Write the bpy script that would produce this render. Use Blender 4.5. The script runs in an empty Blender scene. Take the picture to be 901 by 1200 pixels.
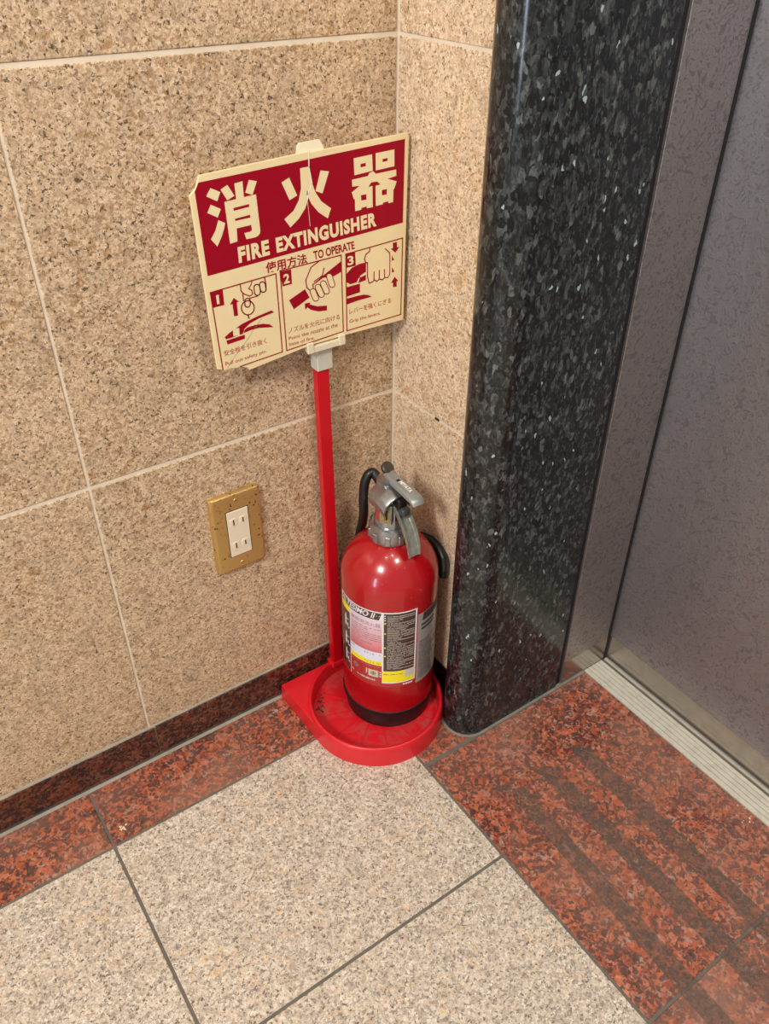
import bpy, bmesh, math, random
from mathutils import Vector, Matrix
from mathutils.geometry import tessellate_polygon
S = bpy.context.scene
C = S.collection
random.seed(7)
PI = math.pi

# ---------------------------------------------------------------- camera
cam_d = bpy.data.cameras.new('camera')
cam = bpy.data.objects.new('camera', cam_d); C.objects.link(cam)
cam_d.sensor_fit = 'VERTICAL'; cam_d.sensor_height = 24.0
cam_d.lens = 971.21 / 1200.0 * 24.0
cam_d.clip_start = 0.02
RT = ((0.8211422742288562, -0.5706853253521114, 0.006604914969760095),
      (-0.33495793415393105, -0.49126662436586055, -0.8040275406535178),
      (0.4620914929116677, 0.6580086346012248, -0.5945553708163684))
M = Matrix(((RT[0][0], -RT[1][0], -RT[2][0], -0.57863),
            (RT[0][1], -RT[1][1], -RT[2][1], -0.80642),
            (RT[0][2], -RT[1][2], -RT[2][2], 0.99657), (0, 0, 0, 1)))
cam.matrix_world = M
S.camera = cam

# ---------------------------------------------------------------- world, lights, exposure
w = bpy.data.worlds.new('world'); S.world = w; w.use_nodes = True
w.node_tree.nodes['Background'].inputs[0].default_value = (1.0, 0.93, 0.84, 1)
w.node_tree.nodes['Background'].inputs[1].default_value = 0.52
def area(name, loc, target, sx, sy, power, col, shape='RECTANGLE'):
    l = bpy.data.lights.new(name, 'AREA'); l.shape = shape; l.size = sx
    if shape in ('RECTANGLE', 'ELLIPSE'): l.size_y = sy
    l.energy = power; l.color = col
    o = bpy.data.objects.new(name, l); C.objects.link(o)
    o.location = loc
    o.rotation_euler = (Vector(target) - Vector(loc)).to_track_quat('-Z', 'Y').to_euler()
    return o
area('ceiling_light', (-0.15, -1.35, 2.35), (-0.1, -0.3, 0.2), 0.30, 0.30, 16, (1.0, 0.92, 0.80))
area('ceiling_light', (-0.28, -0.72, 2.35), (-0.28, -0.6, 0), 0.09, 0.09, 3.0, (1.0, 0.92, 0.80), 'DISK')
area('ceiling_light', (-0.80, -0.60, 2.35), (-0.80, -0.5, 0), 0.09, 0.09, 3.0, (1.0, 0.92, 0.80), 'DISK')
area('ceiling_light', (-2.1, -1.15, 2.2), (0, -0.2, 0.5), 0.4, 0.4, 58, (1.0, 0.95, 0.88))
area('entrance_daylight', (-4.6, -1.95, 0.95), (0.0, -0.3, 0.5), 0.45, 1.7, 40, (0.72, 0.84, 1.0))
S.view_settings.view_transform = 'Standard'; S.view_settings.look = 'None'
S.view_settings.gamma = 1.0; S.view_settings.use_curve_mapping = False
S.view_settings.exposure = -0.22

# ---------------------------------------------------------------- materials
def lin(c):
    return tuple(((v / 255 / 12.92) if v / 255 <= 0.04045 else ((v / 255 + 0.055) / 1.055) ** 2.4) for v in c) + (1.0,)
class NT:
    def __init__(s, name):
        s.m = bpy.data.materials.new(name); s.m.use_nodes = True
        s.t = s.m.node_tree; s.n = s.t.nodes; s.b = s.n['Principled BSDF']; s.out = s.n['Material Output']
    def node(s, t, **k):
        o = s.n.new(t)
        for a, v in k.items(): setattr(o, a, v)
        return o
    def link(s, a, b): s.t.links.new(a, b)
    def ramp(s, fac, stops, interp='LINEAR'):
        r = s.node('ShaderNodeValToRGB'); r.color_ramp.interpolation = interp
        e = r.color_ramp.elements
        while len(e) < len(stops): e.new(0.5)
        for el, (p, c) in zip(e, stops):
            el.position = p; el.color = c if len(c) == 4 else lin(c)
        s.link(fac, r.inputs[0]); return r.outputs[0]
    def mix(s, fac, a, b, mode='MIX'):
        x = s.node('ShaderNodeMix', data_type='RGBA', blend_type=mode)
        for i, v in ((0, fac), (6, a), (7, b)):
            if isinstance(v, (int, float)): x.inputs[i].default_value = v
            elif isinstance(v, tuple): x.inputs[i].default_value = v
            else: s.link(v, x.inputs[i])
        return x.outputs[2]
    def noise(s, vec, scale, detail=2, rough=.5, dist=0):
        x = s.node('ShaderNodeTexNoise'); x.inputs['Scale'].default_value = scale
        x.inputs['Detail'].default_value = detail; x.inputs['Roughness'].default_value = rough
        x.inputs['Distortion'].default_value = dist
        s.link(vec, x.inputs['Vector']); return x
    def math(s, op, a, b=0.0, c=0.0):
        x = s.node('ShaderNodeMath', operation=op)
        for i, v in enumerate((a, b, c)):
            if isinstance(v, (int, float)): x.inputs[i].default_value = v
            else: s.link(v, x.inputs[i])
        return x.outputs[0]
    def pos(s, scale=(1, 1, 1), rot=(0, 0, 0), rnd=True):
        g = s.node('ShaderNodeNewGeometry'); v = g.outputs['Position']
        if rnd:
            oi = s.node('ShaderNodeObjectInfo')
            cb = s.node('ShaderNodeCombineXYZ')
            for k, mul in enumerate((3.1, 7.7, 5.3)): s.link(s.math('MULTIPLY', oi.outputs['Random'], mul), cb.inputs[k])
            ad = s.node('ShaderNodeVectorMath', operation='ADD'); s.link(v, ad.inputs[0]); s.link(cb.outputs[0], ad.inputs[1]); v = ad.outputs[0]
        mp = s.node('ShaderNodeMapping'); mp.inputs['Rotation'].default_value = rot; mp.inputs['Scale'].default_value = scale
        s.link(v, mp.inputs['Vector']); return mp.outputs[0]
    def warp(s, vec, scale, amt):
        n = s.noise(vec, scale, 2)
        a = s.node('ShaderNodeVectorMath', operation='SUBTRACT'); s.link(n.outputs['Color'], a.inputs[0]); a.inputs[1].default_value = (.5, .5, .5)
        b = s.node('ShaderNodeVectorMath', operation='SCALE'); s.link(a.outputs[0], b.inputs[0]); b.inputs['Scale'].default_value = amt
        c = s.node('ShaderNodeVectorMath', operation='ADD'); s.link(vec, c.inputs[0]); s.link(b.outputs[0], c.inputs[1]); return c.outputs[0]
    def cells(s, vec, scale):
        v = s.node('ShaderNodeTexVoronoi'); v.inputs['Scale'].default_value = scale; s.link(vec, v.inputs['Vector'])
        p = s.node('ShaderNodeSeparateColor'); s.link(v.outputs['Color'], p.inputs[0]); return p.outputs
    def bump(s, h, strength, dist=.001):
        b = s.node('ShaderNodeBump'); b.inputs['Strength'].default_value = strength; b.inputs['Distance'].default_value = dist
        s.link(h, b.inputs['Height']); s.link(b.outputs[0], s.b.inputs['Normal'])
    def set(s, **k):
        for a, v in k.items():
            i = s.b.inputs[a.replace('_', ' ')]
            if hasattr(v, 'links') or hasattr(v, 'is_linked'): s.link(v, i)
            else: i.default_value = v
def plain(name, c, rough=.5, metal=0., coat=0., var=0., vs=40):
    t = NT(name); col = lin(c)
    t.set(Roughness=rough, Metallic=metal, Coat_Weight=coat); t.b.inputs['Coat Roughness'].default_value = .08
    if var:
        n = t.noise(t.pos(rnd=False), vs, 5, .6)
        d = tuple(x * (1 - var) for x in col[:3]) + (1,)
        t.link(t.ramp(n.outputs[0], [(.35, d), (.62, col)]), t.b.inputs['Base Color'])
    else: t.set(Base_Color=col)
    return t.m
def beige_granite(name, pal, ochre, fleck, rough, oc_amt=.5, fleck_t=.64, bumpk=.25, s1=330, coat=0.):
    t = NT(name); v = t.pos(); vw = t.warp(v, 260, .004)
    a = t.cells(vw, s1); c = t.ramp(a[0], pal)
    b = t.cells(vw, s1 * 2.1); c = t.mix(.42, c, t.ramp(b[1], pal))
    big = t.noise(v, 9, 3).outputs[0]
    md = t.noise(v, 55, 3, .6).outputs[0]
    c = t.mix(t.math('MULTIPLY', t.ramp(md, [(.38, (255, 255, 255)), (.52, (0, 0, 0))]), .22), c, lin((128, 112, 98)))
    oc = t.noise(v, 120, 3, .6, .6).outputs[0]
    f = t.math('MULTIPLY', t.ramp(oc, [(.52, (0, 0, 0)), (.66, (255, 255, 255))]), t.ramp(big, [(.35, (70, 70, 70)), (.65, (255, 255, 255))]))
    c = t.mix(t.math('MULTIPLY', f, oc_amt), c, lin(ochre))
    fl = t.noise(v, 300, 2, .55, .4).outputs[0]
    c = t.mix(t.math('MULTIPLY', t.ramp(fl, [(fleck_t, (0, 0, 0)), (fleck_t + .025, (255, 255, 255))]), .85), c, lin(fleck))
    fl2 = t.noise(v, 190, 2, .5, .3).outputs[0]
    c = t.mix(t.math('MULTIPLY', t.ramp(fl2, [(.66, (0, 0, 0)), (.72, (255, 255, 255))]), .6), c, lin((100, 72, 45)))
    t.set(Base_Color=c, Roughness=rough, Coat_Weight=coat); t.bump(t.noise(v, 420, 3).outputs[0], bumpk, .0006)
    return t.m
WALLPAL = [(0, (96, 76, 56)), (.1, (148, 120, 92)), (.3, (186, 155, 122)), (.55, (208, 178, 144)), (.8, (220, 194, 162)), (1, (234, 212, 186))]
WALLPAL_LIT = [(0, (128, 104, 78)), (.1, (176, 148, 116)), (.3, (212, 184, 150)), (.55, (228, 202, 170)), (.8, (236, 214, 186)), (1, (246, 230, 208))]  # same wall stone, paler: light on the return wall put into its colour
FLOORPAL = [(0, (88, 80, 76)), (.1, (142, 132, 122)), (.3, (184, 171, 157)), (.55, (208, 194, 176)), (.8, (222, 209, 190)), (1, (240, 232, 220))]
m_wall = beige_granite('beige_granite', WALLPAL, (146, 102, 46), (62, 48, 30), .42, .8, .625, s1=390)
m_wall_lit = beige_granite('beige_granite_lit', WALLPAL_LIT, (178, 128, 70), (96, 70, 44), .30, .75, .635, s1=390)
m_floor = beige_granite('pale_floor_granite', FLOORPAL, (226, 188, 142), (84, 66, 58), .45, .55, .63, .15, s1=330)
def red_granite(name, k=1.0, rough=.3, dust=0.):
    t = NT(name); v = t.pos(); vw = t.warp(v, 110, .011)
    s = lambda c: tuple(x * k for x in c)
    a = t.cells(vw, 150)
    c = t.ramp(a[0], [(0, s((122, 54, 34))), (.25, s((160, 76, 46))), (.45, s((176, 88, 56))), (.65, s((186, 100, 68))), (.82, s((196, 122, 92))), (.93, s((160, 108, 92))), (1, s((176, 150, 138)))])
    b = t.cells(vw, 330)
    c = t.mix(.26, c, t.ramp(b[1], [(0, s((66, 42, 36))), (.3, s((150, 70, 42))), (.7, s((180, 96, 64))), (1, s((214, 168, 146)))]))
    n = t.noise(v, 60, 3, .6, .5).outputs[0]
    # dark crystals gather along the noise veins
    k1 = t.math('GREATER_THAN', t.math('ADD', t.cells(vw, 240)[0], t.math('MULTIPLY', n, 1.6)), 1.43)
    k2 = t.math('GREATER_THAN', t.math('ADD', b[2], t.math('MULTIPLY', n, 1.2)), 1.40)
    f = t.math('MAXIMUM', k1, t.math('MULTIPLY', k2, .8))
    c = t.mix(t.math('MULTIPLY', f, .86), c, t.mix(b[0], lin(s((34, 30, 32))), lin(s((84, 68, 66)))))
    if dust:
        d = t.noise(v, 7, 3).outputs[0]
        c = t.mix(t.math('MULTIPLY', t.ramp(d, [(.4, (0, 0, 0)), (.7, (255, 255, 255))]), dust), c, lin((164, 126, 108)))
    t.set(Base_Color=c, Roughness=rough); t.bump(t.noise(v, 500, 2).outputs[0], .08, .0005)
    return t.m
m_red = red_granite('red_granite', 1.0, .34, .5)
m_redb = red_granite('red_granite_polished_skirting', .60, .12)
def black_granite():
    t = NT('black_pearl_granite'); v = t.pos((1.1, 1.1, .58), (0, .45, 0), False); vw = t.warp(v, 120, .008)
    a = t.cells(vw, 185)
    c = t.ramp(a[0], [(0, (8, 9, 11)), (.3, (18, 20, 22)), (.5, (34, 37, 39)), (.68, (50, 54, 56)), (.82, (66, 70, 70)), (.93, (88, 92, 90)), (1, (112, 118, 116))])
    b = t.cells(vw, 430)
    c = t.mix(.38, c, t.ramp(b[1], [(0, (6, 7, 9)), (.45, (28, 30, 32)), (.8, (62, 65, 68)), (1, (100, 104, 106))]))
    n = t.noise(vw, 130, 3, .6, .5).outputs[0]
    c = t.mix(t.math('MULTIPLY', t.ramp(n, [(.49, (0, 0, 0)), (.56, (255, 255, 255))]), .66), c, lin((11, 12, 13)))
    sp = t.math('GREATER_THAN', t.cells(vw, 330)[2], .9965)
    c = t.mix(t.math('MULTIPLY', sp, .75), c, lin((176, 196, 196)))
    t.set(Base_Color=c, Roughness=.16, IOR=1.48); t.b.inputs['Coat Weight'].default_value = .0
    return t.m
m_black = black_granite()
def steel(name, etched, base, rough, metal=.9):
    t = NT(name); v = t.pos((1, 1, 1), rnd=False); vw = t.warp(v, 38, .03)
    t.set(Metallic=metal)
    if etched:
        n = t.noise(vw, 105, 1.5, .5, 2.2).outputs[0]
        ln = t.ramp(n, [(.40, (255, 255, 255)), (.47, (0, 0, 0)), (.55, (0, 0, 0)), (.60, (200, 200, 200)), (.66, (0, 0, 0))])
        fine = t.noise(vw, 330, 1, .5, 3.0).outputs[0]
        fl = t.ramp(fine, [(.42, (0, 0, 0)), (.5, (255, 255, 255)), (.58, (0, 0, 0))])
        d = tuple(x * .74 for x in base)
        c = t.mix(t.math('MULTIPLY', ln, .75), lin(base), lin(d))
        c = t.mix(t.math('MULTIPLY', fl, .18), c, lin(tuple(min(255, x * 1.16) for x in base)))
        t.set(Base_Color=c)
        t.link(t.math('MULTIPLY_ADD', ln, .12, rough), t.b.inputs['Roughness'])
        t.bump(t.math('ADD', ln, t.math('MULTIPLY', fl, .5)), .32, .0004)
    else:
        g = t.noise(t.pos((1, .04, 1), rnd=False), 700, 2).outputs[0]
        sm = t.noise(v, 60, 4, .65).outputs[0]
        c = t.mix(t.math('MULTIPLY', t.ramp(sm, [(.45, (0, 0, 0)), (.7, (255, 255, 255))]), .3), lin(base), lin(tuple(x * .72 for x in base)))
        t.set(Base_Color=c)
        t.link(t.math('MULTIPLY_ADD', g, .12, rough), t.b.inputs['Roughness'])
    return t.m
m_door = steel('etched_door_steel', True, (164, 162, 166), .33, .85)
m_jamb = steel('etched_jamb_steel', True, (162, 155, 154), .28, .85)
m_band = steel('brushed_steel', False, (168, 160, 152), .16)
m_sill = steel('sill_aluminium', False, (224, 220, 206), .42, .35)
m_gapm = plain('black_gap_shade', (14, 14, 15), .6)  # black that stands in for the shade inside open gaps
m_grout_w = plain('cream_grout', (226, 212, 190), .8, var=.12)
m_grout_f = plain('grey_grout', (112, 105, 96), .85, var=.25)
m_grout_l = plain('pale_grey_grout', (172, 164, 150), .85, var=.2)
m_bord = plain('near_black_skirting', (8, 7, 7), .2)  # one near-black tone over the whole strip
m_sign = plain('cream_plastic', (234, 214, 168), .42, var=.04)
m_signedge = plain('cream_plastic_pale', (238, 228, 200), .42)
m_clip = plain('ivory_clip_plastic', (222, 212, 184), .4)
m_sock = plain('grey_white_plastic', (196, 192, 178), .45)
m_mag = plain('crimson_print', (150, 0, 30), .5)
m_mag.node_tree.nodes['Principled BSDF'].inputs['Specular IOR Level'].default_value = .2
m_magt = plain('crimson_fine_print', (172, 40, 58), .45)
m_creamp = plain('cream_print', (232, 214, 170), .42)
m_white = plain('white_stress_line', (246, 240, 224), .5)
m_crk = plain('hairline_grey', (150, 136, 108), .6)
m_dark = plain('dark_gap', (60, 50, 40), .8)
def red_plastic(name, dirt):
    t = NT(name); v = t.pos(rnd=False)
    col = lin((214, 24, 38))
    n = t.noise(v, 35, 6, .7).outputs[0]
    c = t.mix(t.math('MULTIPLY', t.ramp(n, [(.45, (0, 0, 0)), (.72, (255, 255, 255))]), dirt), col, lin((176, 84, 80)))
    n2 = t.noise(v, 260, 2, .5).outputs[0]
    c = t.mix(t.math('MULTIPLY', t.ramp(n2, [(.72, (0, 0, 0)), (.76, (255, 255, 255))]), dirt), c, lin((40, 26, 22)))
    t.set(Base_Color=c, Roughness=.36, Coat_Weight=.15); return t.m
m_plast = red_plastic('red_plastic', .12)
m_tray = red_plastic('dusty_red_plastic', .9)
m_post = plain('red_painted_post', (196, 8, 26), .38, coat=.2)
def body_paint():
    t = NT('glossy_red_paint'); v = t.pos(rnd=False)
    n = t.noise(v, 230, 2).outputs[0]
    c = t.mix(t.math('MULTIPLY', t.ramp(n, [(.70, (0, 0, 0)), (.75, (255, 255, 255))]), .45), lin((168, 10, 20)), lin((214, 90, 84)))
    t.set(Base_Color=c, Roughness=.24, Coat_Weight=.5); t.b.inputs['Coat Roughness'].default_value = .06
    return t.m
m_body = body_paint()
m_rubber = plain('black_rubber', (16, 15, 16), .42)
m_hose = plain('black_hose', (20, 19, 20), .38)
m_alu = plain('cast_aluminium', (176, 178, 182), .26, .9, var=.2, vs=160)
m_lever = plain('grey_painted_lever', (150, 154, 152), .3, .35, coat=.4, var=.1)
m_lever2 = plain('worn_steel_lever', (172, 172, 160), .34, .55, var=.35, vs=110)
m_bolt = plain('dark_steel_bolt', (84, 82, 76), .35, .8)
m_brassy = plain('gauge_frame', (176, 160, 110), .3, .7, var=.4, vs=400)
def brass():
    t = NT('satin_brass'); v = t.pos(rnd=False)
    n = t.noise(v, 210, 2, .5, .2).outputs[0]; lo = t.noise(v, 14, 2).outputs[0]
    f = t.math('MULTIPLY', t.ramp(n, [(.66, (0, 0, 0)), (.69, (255, 255, 255))]), t.ramp(lo, [(.36, (0, 0, 0)), (.5, (255, 255, 255))]))
    t.set(Base_Color=t.mix(f, lin((204, 168, 104)), lin((40, 28, 16))), Roughness=.3, Metallic=.65); return t.m
m_brass = brass()
m_ivory = plain('ivory_plastic', (228, 214, 188), .35)
m_slot = plain('dark_slot', (30, 26, 22), .6)
m_lab_white = plain('label_white', (226, 222, 226), .3, coat=.3)
m_lab_blue = plain('label_pale_blue', (216, 220, 236), .3, coat=.3)
def pinkgrad():
    t = NT('label_pink_fade'); g = t.node('ShaderNodeNewGeometry'); sp = t.node('ShaderNodeSeparateXYZ'); t.link(g.outputs['Position'], sp.inputs[0])
    mr = t.node('ShaderNodeMapRange'); mr.inputs[1].default_value = .23; mr.inputs[2].default_value = .165; t.link(sp.outputs[2], mr.inputs[0])
    t.set(Base_Color=t.ramp(mr.outputs[0], [(0, (222, 206, 218)), (.35, (216, 176, 186)), (1, (208, 92, 96))]), Roughness=.3, Coat_Weight=.3); return t.m
m_lab_pink = pinkgrad()     # the printed label's own colour fade
m_lab_brown = plain('label_brown', (66, 50, 42), .3, coat=.3)
m_lab_yel = plain('label_yellow', (240, 222, 30), .3, coat=.3)
m_lab_red = plain('label_red', (170, 44, 40), .3, coat=.3)
m_lab_silver = plain('label_silver', (168, 162, 156), .3, .2, coat=.3)
m_lab_ink = plain('label_dark_ink', (66, 52, 58), .5)
m_lab_grey = plain('label_grey_ink', (140, 124, 136), .5)
m_lab_seal = plain('label_seal_beige', (200, 188, 160), .5)
m_speck = plain('cream_splatter', (226, 212, 176), .7)
m_speckg = plain('grey_splatter', (168, 156, 146), .7)
def film():
    t = NT('worn_translucent_film'); tr = t.node('ShaderNodeBsdfTransparent'); mx = t.node('ShaderNodeMixShader')
    v = t.pos(rnd=False); n = t.noise(v, 60, 5, .7).outputs[0]
    g = t.noise(v, 600, 2).outputs[0]
    t.link(t.ramp(n, [(.35, (90, 90, 90)), (.65, (172, 172, 172))]), mx.inputs[0])
    t.set(Base_Color=t.ramp(g, [(.35, (92, 76, 68)), (.65, (142, 124, 112))]), Roughness=.6)
    t.link(tr.outputs[0], mx.inputs[1]); t.link(t.b.outputs[0], mx.inputs[2]); t.link(mx.outputs[0], t.out.inputs[0]); return t.m
m_film = film()

# ---------------------------------------------------------------- builders
def link(name, me, mat, parent=None, loc=None, smooth=False):
    o = bpy.data.objects.new(name, me); C.objects.link(o)
    if mat and not me.materials: me.materials.append(mat)
    if parent: o.parent = parent
    if loc: o.location = loc
    if smooth:
        for p in me.polygons: p.use_smooth = True
    return o
def fin(name, bm, mat, parent=None, loc=None, smooth=False, ang=None):
    bmesh.ops.recalc_face_normals(bm, faces=bm.faces)
    me = bpy.data.meshes.new(name); bm.to_mesh(me); bm.free()
    o = link(name, me, mat, parent, loc, smooth or ang is not None)
    if ang is not None:
        me.set_sharp_from_angle(angle=math.radians(ang))
    return o
def flat(name, bm, mat, parent=None):       # printed faces: keep their winding
    me = bpy.data.meshes.new(name); bm.to_mesh(me); bm.free(); return link(name, me, mat, parent)
def box(bm, x0, x1, y0, y1, z0, z1, bev=0., seg=1):
    r = bmesh.ops.create_cube(bm, size=1); vs = r['verts']
    for v in vs: v.co = Vector(((x0 + x1) / 2 + v.co.x * (x1 - x0), (y0 + y1) / 2 + v.co.y * (y1 - y0), (z0 + z1) / 2 + v.co.z * (z1 - z0)))
    if bev:
        es = list({e for v in vs for e in v.link_edges})
        bmesh.ops.bevel(bm, geom=es, offset=bev, segments=seg, profile=.5, affect='EDGES', clamp_overlap=True)
def lathe(bm, prof, cx, cy, n=64, cap=True):
    rings = []
    for r, z in prof:
        rings.append([bm.verts.new((cx + r * math.cos(2 * PI * i / n), cy + r * math.sin(2 * PI * i / n), z)) for i in range(n)])
    for a, b in zip(rings, rings[1:]):
        for i in range(n): bm.faces.new((a[i], a[(i + 1) % n], b[(i + 1) % n], b[i]))
    if cap:
        bm.faces.new(rings[0]); bm.faces.new(rings[-1])
def catmull(P, n=8):
    P = [Vector(p) for p in P]; Q = [P[0]] + P + [P[-1]]; out = []
    for i in range(1, len(Q) - 2):
        a, b, c, d = Q[i - 1:i + 3]
        for k in range(n):
            t = k / n
            out.append(.5 * ((2 * b) + (c - a) * t + (2 * a - 5 * b + 4 * c - d) * t * t + (3 * b - a - 3 * c + d) * t ** 3))
    out.append(P[-1]); return out
def tube(bm, pts, r, n=14):
    rr = r if isinstance(r, (list, tuple)) else [r] * len(pts)
    up = Vector((0.13, 0.2, 1)); rings = []
    prev = None
    for i, p in enumerate(pts):
        t = (pts[min(i + 1, len(pts) - 1)] - pts[max(i - 1, 0)]).normalized()
        u = (prev - t * prev.dot(t)).normalized() if prev else t.cross(up).normalized()
        prev = u; v = t.cross(u)
        rings.append([bm.verts.new(p + (u * math.cos(2 * PI * k / n) + v * math.sin(2 * PI * k / n)) * rr[i]) for k in range(n)])
    for a, b in zip(rings, rings[1:]):
        for k in range(n): bm.faces.new((a[k], a[(k + 1) % n], b[(k + 1) % n], b[k]))
    bm.faces.new(rings[0]); bm.faces.new(rings[-1])
def prism(bm, pts, ax, a, b):               # extrude a 2D outline along axis ax from a to b
    def mk(p, t):
        if ax == 'y': return (p[0], t, p[1])
        if ax == 'x': return (t, p[0], p[1])
        return (p[0], p[1], t)
    A = [bm.verts.new(mk(p, a)) for p in pts]; B = [bm.verts.new(mk(p, b)) for p in pts]
    n = len(pts)
    for i in range(n): bm.faces.new((A[i], A[(i + 1) % n], B[(i + 1) % n], B[i]))
    tri = tessellate_polygon([[Vector((p[0], p[1], 0)) for p in pts]])
    for t in tri:
        bm.faces.new([A[i] for i in t]); bm.faces.new([B[i] for i in t])
def empty(name, label, cat, loc):
    o = bpy.data.objects.new(name, None); C.objects.link(o); o.location = loc; o.empty_display_size = .05
    o['label'] = label; o['category'] = cat; return o
def hold(o, parent):                        # parent while the mesh keeps world coordinates
    o.parent = parent; o.matrix_parent_inverse = Matrix.Translation(parent.location).inverted(); return o
def struct(o, label=None, cat=None):
    o['kind'] = 'structure'
    if label: o['label'] = label
    if cat: o['category'] = cat
    return o
slab_cache = {}
def slab(name, x0, x1, y0, y1, z0, z1, mat, parent, bev=.0008):
    d = (round(x1 - x0, 4), round(y1 - y0, 4), round(z1 - z0, 4), mat.name)
    if d not in slab_cache:
        bm = bmesh.new(); box(bm, -d[0] / 2, d[0] / 2, -d[1] / 2, d[1] / 2, -d[2] / 2, d[2] / 2, bev)
        me = bpy.data.meshes.new(name); bm.to_mesh(me); bm.free(); me.materials.append(mat); slab_cache[d] = me
    o = bpy.data.objects.new(name, slab_cache[d]); C.objects.link(o)
    o.location = ((x0 + x1) / 2, (y0 + y1) / 2, (z0 + z1) / 2); o.parent = parent; return o

# ---------------------------------------------------------------- the setting
Z1, Z2, ZB = .4672, .8841, .0575
XJ = -.4138
# left wall: grout bed with stone tiles, front faces at y = 0
bm = bmesh.new(); box(bm, -1.70, .03, .0012, .06, 0, 2.2)
wl = struct(fin('wall_left', bm, m_grout_w), 'long wall of speckled beige granite tiles behind the sign', 'wall')
zr = [ZB, Z1, Z2, 1.301, 1.718, 2.2]
xs = [0, XJ, 2 * XJ, 3 * XJ, -1.70]
for k in range(5):
    for i in range(4):
        g = .0022 if k < 4 else .002
        gz0 = .0022 if k == 0 else .0024
        slab('wall_tile', xs[i + 1] + .0017, xs[i] - .0015, 0, .02, zr[k] + gz0, zr[k + 1] - .0024, m_wall, wl)
# right return wall, front faces at x = 0
bm = bmesh.new(); box(bm, .0012, .06, -.168, 0.0012, 0, 2.2)
wr = struct(fin('wall_right', bm, m_grout_w), 'narrow return wall of beige granite between corner and black pier', 'wall')
for k in range(5):
    gz0 = .0005 if k == 0 else .0018
    slab('wall_tile', 0, .02, -.168, -.0022, zr[k] + gz0, zr[k + 1] - .0018, m_wall_lit, wr)
bm = bmesh.new(); box(bm, -.0002, .0012, -.1, -.092, Z1 - .0014, Z1 + .0014)
fin('grout_chip', bm, m_dark, wr)
# skirting
bm = bmesh.new(); box(bm, -1.70, .0, -.0028, .0012, 0, ZB)
bl = struct(fin('baseboard_left', bm, m_grout_l), 'low dark red granite skirting along the long wall', 'skirting')
xb = [0, -.4065, -.812, -1.218, -1.70]
for i in range(4): slab('skirting_tile', xb[i + 1] + .0008, xb[i] - .0008, -.005, -.001, .003, ZB, m_redb, bl, .0004)
bm = bmesh.new(); box(bm, -.0025, .0, -.167, -.0055, 0.001, ZB)
br = struct(fin('baseboard_right', bm, m_bord), 'dark polished skirting beside the black pier', 'skirting')
# floor
bm = bmesh.new(); box(bm, -2.2, .30, -2.6, .06, -.05, -.0012)
fl = struct(fin('floor', bm, m_grout_f), 'granite floor with pale field and red borders', 'floor')
J = .0019
YA, YB, XC, YE, XS, YD, X2 = .1078, .405, -.1042, .6476, .2162, .2368, -.5144
fx = [XC, X2, X2 - .41, X2 - .82, X2 - 1.23]
fy = [-YA, -YB, -.815, -1.225, -1.635, -2.045, -2.5]
for i in range(4):
    slab('border_tile', fx[i + 1] + J, fx[i] - J, -YA + J, -.0105, -.02, 0, m_red, fl)
    for k in range(6):
        slab('floor_tile', fx[i + 1] + J, fx[i] - J, fy[k + 1] + J, fy[k] - J, -.02, 0, m_floor, fl)
slab('border_tile', XC + J, -.002, -YD + J, -.0105, -.02, 0, m_red, fl)
ye = [-YD, -YE, -1.058, -1.469, -1.88, -2.5]
for k in range(5):
    y1 = ye[k] - (.0045 if k == 0 else J)
    slab('border_tile', XC + J, XS - .0005, ye[k + 1] + J, y1, -.02, 0, m_red, fl)
# pale mortar: strip at the skirting, collar round the pier
bm = bmesh.new(); box(bm, -1.70, -.005, -.0104, -.005, -.004, -.0004)
struct(fin('trim_1', bm, m_grout_l), 'pale mortar line between skirting and floor', 'mortar')
PX, PY, PR = .0, -.2018, .0345
def bull(r, xe):                             # bullnose outline of the pier
    o = [(xe, PY - r)]
    for i in range(25):
        a = -PI / 2 - PI * i / 24
        o.append((PX + r * math.cos(a), PY + r * math.sin(a)))
    o.append((xe, PY + r)); return o
bm = bmesh.new(); prism(bm, bull(PR + .0042, XS - .001), 'z', -.004, .0007)
struct(fin('trim_2', bm, plain('grey_mortar', (140, 133, 122), .85, var=.25)), 'pale mortar bead around the foot of the black pier', 'mortar')
bm = bmesh.new(); prism(bm, bull(PR, .1530), 'z', .0007, 2.2)
struct(fin('trim_3', bm, m_black, ang=35), 'black pearl granite pier with rounded edge', 'pier')
bm = bmesh.new(); box(bm, .1530, .163, PY - PR + .003, PY, .0007, 2.2)  # solid black strip in place of the gap's shade
struct(fin('trim_4', bm, m_gapm), 'black strip for the shadow gap between pier and steel jamb', 'seal')
# steel jamb, door, sill
bm = bmesh.new(); box(bm, .163, .2595, -YD, -.19, .0025, 2.2, .0006)
jm = struct(fin('trim_5', bm, m_jamb), 'narrow etched steel jamb beside the lift door', 'door jamb')
bm = bmesh.new(); box(bm, .1634, .2591, -YD - .0003, -YD + .001, .003, .050)
fin('plain_band', bm, m_band, jm)
bm = bmesh.new(); box(bm, .2595, .2635, -YD - .001, -.19, .0, 2.2)  # black strip painted in for the shaded opening beside the door
struct(fin('trim_6', bm, m_gapm), 'black strip for the dark gap between jamb and lift door', 'seal')
bm = bmesh.new(); box(bm, .2650, .30, -1.35, -YD + .012, .004, 2.2, .0008)
dr = struct(fin('door_1', bm, m_door), 'etched steel lift door, lower part', 'door')
bm = bmesh.new(); box(bm, .2646, .2660, -1.349, -YD + .011, .0045, .052)
fin('plain_band', bm, m_band, dr)
bm = bmesh.new()
prof = [(XS, -.004), (XS, .0012)]
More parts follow.
